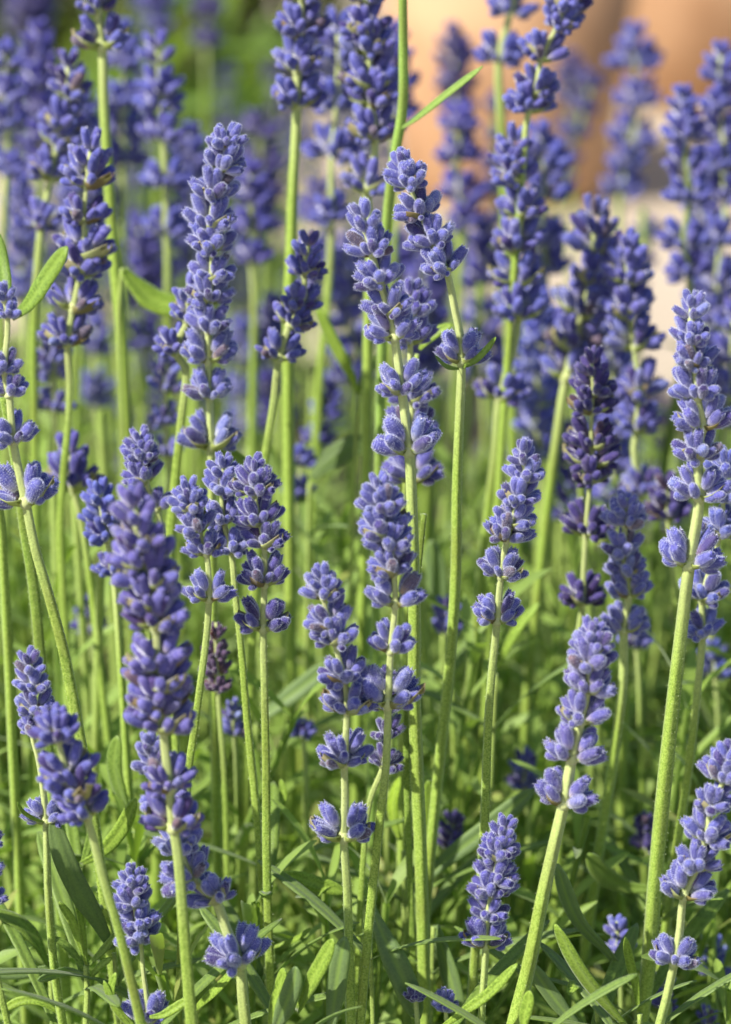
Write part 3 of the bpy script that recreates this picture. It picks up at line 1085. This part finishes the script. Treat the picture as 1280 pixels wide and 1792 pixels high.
G = (1, 1, 1, .1)
GL = (1.35, 1.3, 1.1, .0)       # fresh light green
GG = (1.0, 1.02, 1.15, .85)       # grey-green
GD = (.8, .82, .8, .8)        # dark underside
shoot('broad dark grey-green leaf slanting behind the thin stem at the lower left', .622,
      [(((196, 1660), (170, 1610, -.003), (140, 1560, -.005), (112, 1500, -.006), (92, 1432, -.004)), 38, GD)], [(200, 1668), (204, 1740)])
shoot('light folded leaf curving up to a blunt tip at the lower left', .640,
      [(((142, 1512), (175, 1494, -.002), (212, 1452, -.004), (238, 1398, -.006)), 27, GL), (((142, 1520), (158, 1470), (164, 1430)), 16, G)], [(140, 1520), (146, 1620)])
shoot('upright green leaf between the two nearest soft heads', .660,
      [(((232, 1440), (212, 1390, -.002), (200, 1340, -.003), (206, 1288, -.004)), 32, G), (((236, 1450), (262, 1420), (280, 1370)), 20, G)], [(234, 1450), (240, 1540)])
shoot('cluster of blunt grey and bright leaves at the bottom left of centre', .600,
      [(((478, 1810), (500, 1760, -.003), (514, 1720, -.004), (518, 1692, -.004)), 34, GG),
       (((470, 1806), (480, 1760), (492, 1720), (497, 1694)), 28, GL),
       (((520, 1770), (544, 1720, -.004), (566, 1680, -.006), (584, 1644, -.008)), 32, GL),
       (((578, 1810), (586, 1750), (594, 1690), (604, 1640)), 36, GG)], [(510, 1800), (512, 1850)])
shoot('pale narrow leaf slanting up behind the pale bluish head at the bottom', .625,
      [(((336, 1772), (360, 1748, -.002), (388, 1722, -.003), (414, 1694, -.004)), 20, GL)], [(334, 1774), (336, 1840)])
shoot('bright leaf lying level between the dark stem and the central stems, tip curled', .640,
      [(((474, 1530), (510, 1534, -.002), (560, 1548, -.003), (606, 1562, -.003)), 27, GL),
       (((600, 1546), (580, 1546, -.002), (564, 1556, -.003), (556, 1570, -.004)), 16, GL)], [(470, 1530), (468, 1600)], extra=4)
shoot('thin twiglet leaf low right of the dark stem', .645,
      [(((472, 1660), (500, 1650), (524, 1640, -.003), (544, 1624, -.004)), 12, GL), (((520, 1640), (545, 1650), (562, 1660)), 9, G)], [(468, 1662), (468, 1740)], extra=4)
shoot('broad grey-green leaf drooping down right of the central stems', .625,
      [(((650, 1590), (672, 1640, -.003), (700, 1700, -.006), (734, 1784, -.006)), 44, GG)], [(646, 1592), (650, 1700)])
shoot('long blurred grey leaf rising to the right behind the short dark sharp head', .675,
      [(((720, 1560), (780, 1506), (850, 1452), (936, 1380)), 34, GG)], [(716, 1570), (716, 1660)])
shoot('soft bluish-green leaf hanging straight down left of the short dark head', .650,
      [(((762, 1620), (780, 1680, -.002), (796, 1740, -.003), (806, 1800, -.003)), 42, GG)], [(758, 1622), (756, 1720)])
shoot('bright narrow leaf rising to the right across the thin stem at the bottom', .604,
      [(((770, 1800), (812, 1770, -.002), (856, 1738, -.003), (906, 1686, -.004)), 19, GL)], [(764, 1806), (760, 1850)], extra=2)
shoot('bright blunt leaf arching down to the right at the lower right', .612,
      [(((1094, 1794), (1056, 1752, -.002), (1010, 1690, -.004), (972, 1618, -.005)), 31, GL)], [(1098, 1800), (1100, 1850)])
shoot('long grey-green leaf slanting beside the arching bright blunt one', .640,
      [(((1106, 1724), (1066, 1670), (1010, 1608), (974, 1512)), 36, GG)], [(1110, 1730), (1112, 1800)])
shoot('curled pale leaf bending sideways behind the soft pale head stem', .665,
      [(((1140, 1556), (1096, 1552), (1056, 1530, -.003), (1030, 1494, -.005)), 33, G)], [(1144, 1560), (1150, 1640)])
shoot('slim upright leaf left of the thick frosted stem near the bottom right', .620,
      [(((1118, 1770), (1112, 1720), (1102, 1680), (1095, 1640)), 17, GL)], [(1120, 1774), (1122, 1840)])
shoot('grey leaf running off the bottom edge right of the thick pale leaning stem', .620,
      [(((1020, 1806), (988, 1770), (956, 1728), (926, 1684)), 28, GG)], [(1024, 1810), (1026, 1860)])
shoot('small blunt bright leaf at the foot of the thick pale leaning stem', .590,
      [(((916, 1806), (918, 1780), (924, 1756), (928, 1734)), 24, GL)], [(914, 1812), (914, 1860)])
shoot('star of narrow bright leaves low at the left beside the thin stem', .620,
      [(((152, 1690), (140, 1650), (126, 1612), (104, 1578)), 17, GL), (((152, 1690), (146, 1640), (140, 1600), (132, 1572)), 14, GL),
       (((150, 1694), (176, 1668), (200, 1640), (216, 1620)), 14, G), (((150, 1706), (120, 1700), (94, 1706, -.003), (66, 1716, -.005)), 19, GG),
       (((150, 1700), (130, 1670), (110, 1650), (88, 1640)), 14, G), (((154, 1716), (176, 1690), (196, 1676)), 13, GL)],
      [(151, 1690), (153, 1740), (150, 1800)], w=13)
shoot('broad leaf crossing the left edge above the bottom corner', .640,
      [(((86, 1690), (60, 1640), (30, 1612), (-14, 1594)), 30, G), (((86, 1692), (50, 1702), (10, 1704), (-20, 1700)), 22, GG)], [(88, 1696), (92, 1780)])
shoot('pale leaf arching low over the bottom left corner', .625,
      [(((106, 1774), (70, 1752), (36, 1752), (4, 1768)), 17, GL)], [(110, 1780), (112, 1850)])
shoot('papery folded bract-leaves at the bottom left below the rounded head', .600,
      [(((240, 1800), (214, 1776), (196, 1750), (182, 1716)), 15, GL), (((236, 1806), (206, 1770), (194, 1736), (203, 1702)), 16, GL),
       (((262, 1780), (285, 1776), (306, 1764), (330, 1748)), 17, GL)], [(244, 1806), (246, 1850)], extra=2)
shoot('rounded upright leaf beside the dark stem below the three crowded heads', .660,
      [(((474, 1450), (488, 1416), (496, 1390), (492, 1364)), 21, GL)], [(472, 1456), (470, 1540)])
shoot('long soft leaf slanting up to the pale spike from the stem left of it', .715,
      [(((452, 1262), (490, 1232), (540, 1194), (580, 1160)), 34, GG)], [(448, 1268), (446, 1360)])
shoot('blurred bright leaf wedged between the two slender spikes at the left', .700,
      [(((216, 472), (240, 500), (272, 526), (330, 540)), 44, GL)], [(214, 470), (208, 560), (214, 760)], extra=0)
shoot('blurred dark leaf slanting up left of the central stem', .730,
      [(((546, 838), (570, 812), (604, 788), (646, 768)), 40, GD)], [(542, 846), (540, 960)], extra=2)
shoot('blurred branching pair of green leaves left of the central spike', .715,
      [(((628, 690), (606, 640), (580, 590), (556, 540)), 26, GL), (((628, 690), (640, 660), (660, 620)), 20, G)], [(628, 690), (624, 760), (618, 900)], extra=0)
shoot('blurred wide blue-green blade right of the central stem at mid height', .730,
      [(((772, 1100), (768, 1050), (764, 1000), (754, 946)), 40, GG)], [(774, 1110), (780, 1220)], extra=2)
shoot('short bright leaf poking out left of the bowed neck', .660,
      [(((734, 612), (752, 592), (770, 578), (792, 568)), 18, GL)], [(730, 620), (720, 720)], extra=0)
shoot('thin bright leaf rising right of the compact sharp head', .690,
      [(((872, 1170), (894, 1120), (918, 1084), (946, 1054)), 18, GL)], [(868, 1180), (862, 1300)], extra=2)
shoot('level blurred twig leaf at the right edge near the bottom', .660,
      [(((1176, 1748), (1210, 1734), (1250, 1726), (1300, 1718)), 17, GL)], [(1172, 1752), (1168, 1840)], extra=2)
shoot('small bent pale leaf tip low at the right of the arching bright blunt leaf', .625,
      [(((1040, 1744), (1020, 1726, -.002), (1006, 1724, -.004), (996, 1740, -.006)), 24, GL)], [(1044, 1748), (1046, 1840)], extra=2)
shoot('yellowish leaf blade behind the central stems at the lower middle', .670,
      [(((700, 1470), (690, 1440), (688, 1400), (700, 1360)), 30, (1.6, 1.5, .9, 0)), (((744, 1500), (752, 1450), (754, 1400), (750, 1366)), 26, GL)], [(706, 1490), (708, 1600)], extra=4)

# tiny late buds low among the leaves
def lone(label, x, y, D, n, size, tint):
    stalk(label, (x, y), D, [(x + 2, y + size, size)], [(x + 6, y + size + 50), (x + 8, y + size + 110)], 10, tint)


lone('tiny lone violet bud cluster near the bottom right of the central stem', 778, 1732, .622, 1, 34, 'pale')
lone('thin dark bud close to the bottom beside the central stem', 726, 1726, .622, 1, 26, 'dark')
lone('tiny blue clump low between the leaves right of the arching bright leaf', 1080, 1612, .665, 1, 48, 'n')
lone('tiny blurred blue clump at the bottom right edge', 1248, 1650, .690, 1, 60, 'blue')
lone('tiny blurred clump by the lower right corner', 1238, 1764, .665, 1, 44, 'n')
lone('dim clump behind the thick frosted stem low down', 1130, 1430, .700, 1, 48, 'dark')
lone('dim clump low between the short dark head and the mauve one', 918, 1326, .720, 1, 52, 'n')
lone('pale clump behind the stem of the soft pale head', 1112, 1078, .720, 1, 52, 'pale')
lone('small dim blue clump behind the bluish spike at the right edge', 1250, 1130, .730, 1, 56, 'blue')
lone('small violet clump between the two blurred stems right of centre', 784, 1052, .710, 1, 54, 'n')
lone('dark clump low behind the crossing grey leaf', 792, 1430, .690, 1, 58, 'dark')
lone('small pale clump among leaves below the brownish spike', 408, 1230, .690, 1, 46, 'pale')
lone('small blue speck of a clump left of the pale spike', 530, 1262, .700, 1, 42, 'n')
lone('dim clump near the brown spike, by the large nearest spike', 156, 1056, .740, 1, 60, 'deep')
lone('small violet clump behind the leaning stem low at the right', 1160, 1708, .665, 1, 50, 'n')


# ------------------------------------------------------------------ the leaf mass between and behind
def foliage_mass():
    rr = random.Random(21)
    v, f, rib, rnd = [], [], [], []

    def add_leaf(q, a, el, L, w, rv, droop=.25):
        dr = Vector((math.cos(a) * math.cos(el), math.sin(a) * math.cos(el), math.sin(el)))
        LP = [q + dr * L * t + Vector((math.cos(a) * .5, math.sin(a) * .5, -1)) * (L * droop * t * t) for t in (0, .2, .4, .6, .78, .91, 1)]
        ac = Vector((-math.sin(a), math.cos(a), 0)) + Vector((rr.gauss(0, .25), rr.gauss(0, .25), rr.gauss(0, .3)))
        lv, lf, lr = leaf_data(LP, w, rr, across=ac, twist=rr.uniform(-.8, .8), fold=rr.uniform(.1, .5), solid=False)
        o = len(v)
        v.extend(tuple(x) for x in lv)
        f.extend(tuple(o + k for k in g) for g in lf)
        rib.extend(lr)
        rnd.extend([rv] * len(lv))

    def add_stick(P, r):
        o = len(v)
        for p in P:
            for k in range(4):
                v.append((p.x + r * math.cos(k * 1.571), p.y + r * math.sin(k * 1.571), p.z))
                rib.append(.35)
                rnd.append(0)
        for i in range(len(P) - 1):
            for k in range(4):
                k2 = (k + 1) % 4
                f.append((o + i * 4 + k, o + i * 4 + k2, o + i * 4 + 4 + k2, o + i * 4 + 4 + k))

    n = 0
    while n < 900:
        y = rr.uniform(.50, .92) if n < 640 else rr.uniform(.92, 1.62)
        x = rr.uniform(-.24, .24) * (y / .7)
        if y > 1.25 and x > .02 + (1.62 - y) * .3:
            n += 1
            continue
        if y < .585:
            top = rr.uniform(.06, .145)
        elif y < .66:
            top = rr.uniform(.09, .190)
        elif y < .90:
            top = rr.uniform(.11, .225)
        else:
            top = rr.uniform(.05, .13)
        n += 1
        a0 = rr.uniform(0, 6.28)
        tilt = rr.uniform(.0, .35)
        dx, dy = math.cos(a0) * tilt, math.sin(a0) * tilt
        base = Vector((x, y, 0))
        P = [base + Vector((dx * t * t * top, dy * t * t * top, top * t)) for t in (0, .3, .6, .85, 1)]
        add_stick(P, rr.uniform(.0006, .0010))
        rv = rr.random() ** 1.3
        pairs = int(top / .011)
        az = rr.uniform(0, 6.28)
        for k in range(pairs):
            t = .12 + .88 * k / max(1, pairs - 1)
            q = base + Vector((dx * t * t * top, dy * t * t * top, top * t))
            for s in (0, math.pi):
                if rr.random() < .9:
                    add_leaf(q, az + s + rr.uniform(-.4, .4), rr.uniform(.45, 1.15) + (.25 if t > .9 else 0), rr.uniform(.020, .044) * (.7 if t > .9 else 1), rr.uniform(.0019, .0034), max(0, min(1, rv + rr.uniform(-.2, .2))))
            az += 1.571 + rr.uniform(-.3, .3)
    o = obj('foliage', mesh('foliage', v, f, [M_LEAF], {'rib': rib, 'rnd': rnd}))
    o['kind'] = 'stuff'
    o['label'] = 'soft mass of narrow green lavender leaves behind and between the stems'
    o['category'] = 'foliage'
    # leafless blurred stems standing in the middle of the clump
    v, f, pl = [], [], []
    for _ in range(150):
        y = rr.uniform(.67, .93)
        x = rr.uniform(-.16, .16) * (y / .7)
        top = rr.uniform(.16, .265)
        lx, ly = rr.uniform(-.12, .12), rr.uniform(-.1, .1)
        P = [Vector((x + lx * top * t, y + ly * top * t, top * t)) for t in (0, .25, .5, .75, 1)]
        r = rr.uniform(.0008, .0012)
        o = len(v)
        for i, p in enumerate(P):
            for k in range(6):
                v.append((p.x + r * math.cos(k * 1.047), p.y + r * math.sin(k * 1.047), p.z))
                pl.append(0)
        for i in range(4):
            for k in range(6):
                k2 = (k + 1) % 6
                f.append((o + i * 6 + k, o + i * 6 + k2, o + i * 6 + 6 + k2, o + i * 6 + 6 + k))
    o = obj('stems', mesh('stems', v, f, [M_STEM], {'pale': [.12] * len(pl)}))
    o['kind'] = 'stuff'
    o['label'] = 'many thin green stems blurred together behind the flowers'
    o['category'] = 'stems'


foliage_mass()


def far_bush(label, cx, cy, rx, ry, h, nleaf, col, seed, flowers=0):
    """A separate plant standing beyond the paving: stems, leaf crown and a few flower heads."""
    rr = random.Random(seed)
    t = thing('shrub', label, 'shrub', Vector((cx, cy, 0)), 'shrubs beyond the paving')
    v, f, rib, rnd = [], [], [], []
    sv, sf, sp = [], [], []
    for k in range(26):
        a, e = rr.uniform(0, 6.28), rr.uniform(0, .8)
        P = [Vector((0, 0, 0)), Vector((rx * .4 * e * math.cos(a), ry * .4 * e * math.sin(a), h * .5)), Vector((rx * e * math.cos(a), ry * e * math.sin(a), h * .95))]
        o = len(sv)
        for i, p in enumerate(P):
            for j in range(5):
                sv.append((p.x + .003 * math.cos(j * 1.257), p.y + .003 * math.sin(j * 1.257), p.z))
                sp.append(0)
        for i in range(2):
            for j in range(5):
                j2 = (j + 1) % 5
                sf.append((o + i * 5 + j, o + i * 5 + j2, o + i * 5 + 5 + j2, o + i * 5 + 5 + j))
    so = obj('stems', mesh('stems', sv, sf, [M_STEM], {'pale': sp}), t)
    so['kind'] = 'stuff'
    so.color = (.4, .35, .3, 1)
    for k in range(nleaf):
        a, rad, z = rr.uniform(0, 6.28), math.sqrt(rr.random()), rr.random()
        q = Vector((rx * rad * math.cos(a), ry * rad * math.sin(a), h * z * (1 - .35 * rad)))
        b, el = rr.uniform(0, 6.28), rr.uniform(-.2, 1.2)
        dr = Vector((math.cos(b) * math.cos(el), math.sin(b) * math.cos(el), math.sin(el)))
        L = rr.uniform(.03, .07)
        LP = [q + dr * L * s for s in (0, .35, .7, 1)]
        lv, lf, lr = leaf_data(LP, L * .22, rr, across=Vector((-math.sin(b), math.cos(b), rr.gauss(0, .3))), solid=False)
        o = len(v)
        v += [tuple(x) for x in lv]
        f += [tuple(o + i for i in g) for g in lf]
        rib += lr
        rnd += [rr.random()] * len(lv)
    lo = obj('crown', mesh('crown', v, f, [M_LEAF], {'rib': rib, 'rnd': rnd}), t)
    lo['kind'] = 'stuff'
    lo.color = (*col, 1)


def distant_lavender():
    # the spikes of the far side of the bed: one blurred violet mass of countless heads
    rr = random.Random(77)
    v, f, al, rn = [], [], [], []
    sv, sf, sp = [], [], []
    for k in range(150):
        H = rr.uniform(.92, 1.62)
        sx = rr.uniform(-100, 1380)
        if (-60 < sx < 75 or 430 < sx < 575) and H > .98:
            continue
        if sx > 820 and H > 1.05:
            continue
        c = at(sx, 900, H)
        x = c.x
        top = rr.uniform(.15, .275) - (.05 if H > 1.3 else 0)
        if sx > 940:
            top = min(top, .17)
        lx, ly = rr.gauss(0, .12), rr.gauss(0, .1)
        hl = rr.uniform(.035, .06)
        n = int(hl / .0085)
        P = [Vector((x + lx * top * t, H + ly * top * t, top * t)) for t in (0, .3, .6, .85, 1)]
        o = len(sv)
        r = rr.uniform(.0008, .0011)
        for p in P:
            for j in range(5):
                sv.append((p.x + r * math.cos(j * 1.257), p.y + r * math.sin(j * 1.257), p.z))
                sp.append(0)
        for i in range(4):
            for j in range(5):
                j2 = (j + 1) % 5
                sf.append((o + i * 5 + j, o + i * 5 + j2, o + i * 5 + 5 + j2, o + i * 5 + 5 + j))
        for i in range(n):
            z = top - hl * (i + .5) / n
            q = Vector((x + lx * z, H + ly * z, z))
            w = rr.uniform(.011, .0155)
            x0 = rr.random()
            for bd in bud_set('f', rr, rr.uniform(0, 3.1)):
                m = Matrix.Translation(q) @ bud_matrix(rr, w, *bd, .00012)
                o = len(v)
                v += [tuple(m @ g) for g in LOW[0]]
                f += [tuple(o + h for h in g) for g in LOW[1]]
                al += LOW[2]
                rn += [x0] * len(LOW[0])
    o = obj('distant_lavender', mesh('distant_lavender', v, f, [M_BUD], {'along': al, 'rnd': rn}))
    o['kind'] = 'stuff'
    o['label'] = 'violet blur of countless far lavender heads between the nearer spikes'
    o['category'] = 'lavender'
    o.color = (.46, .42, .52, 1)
    o = obj('distant_stems', mesh('distant_stems', sv, sf, [M_STEM], {'pale': sp}))
    o['kind'] = 'stuff'
    o['label'] = 'thin green stems of the far lavender, all blurred'
    o['category'] = 'stems'


distant_lavender()
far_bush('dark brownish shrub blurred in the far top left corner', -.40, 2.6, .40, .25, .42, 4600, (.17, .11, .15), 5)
far_bush('green blurred shrub behind the top left spikes', -.118, 1.86, .055, .06, .19, 520, (.65, .75, .5), 6)

print('buds', NBUD, 'objects', len(bpy.data.objects))
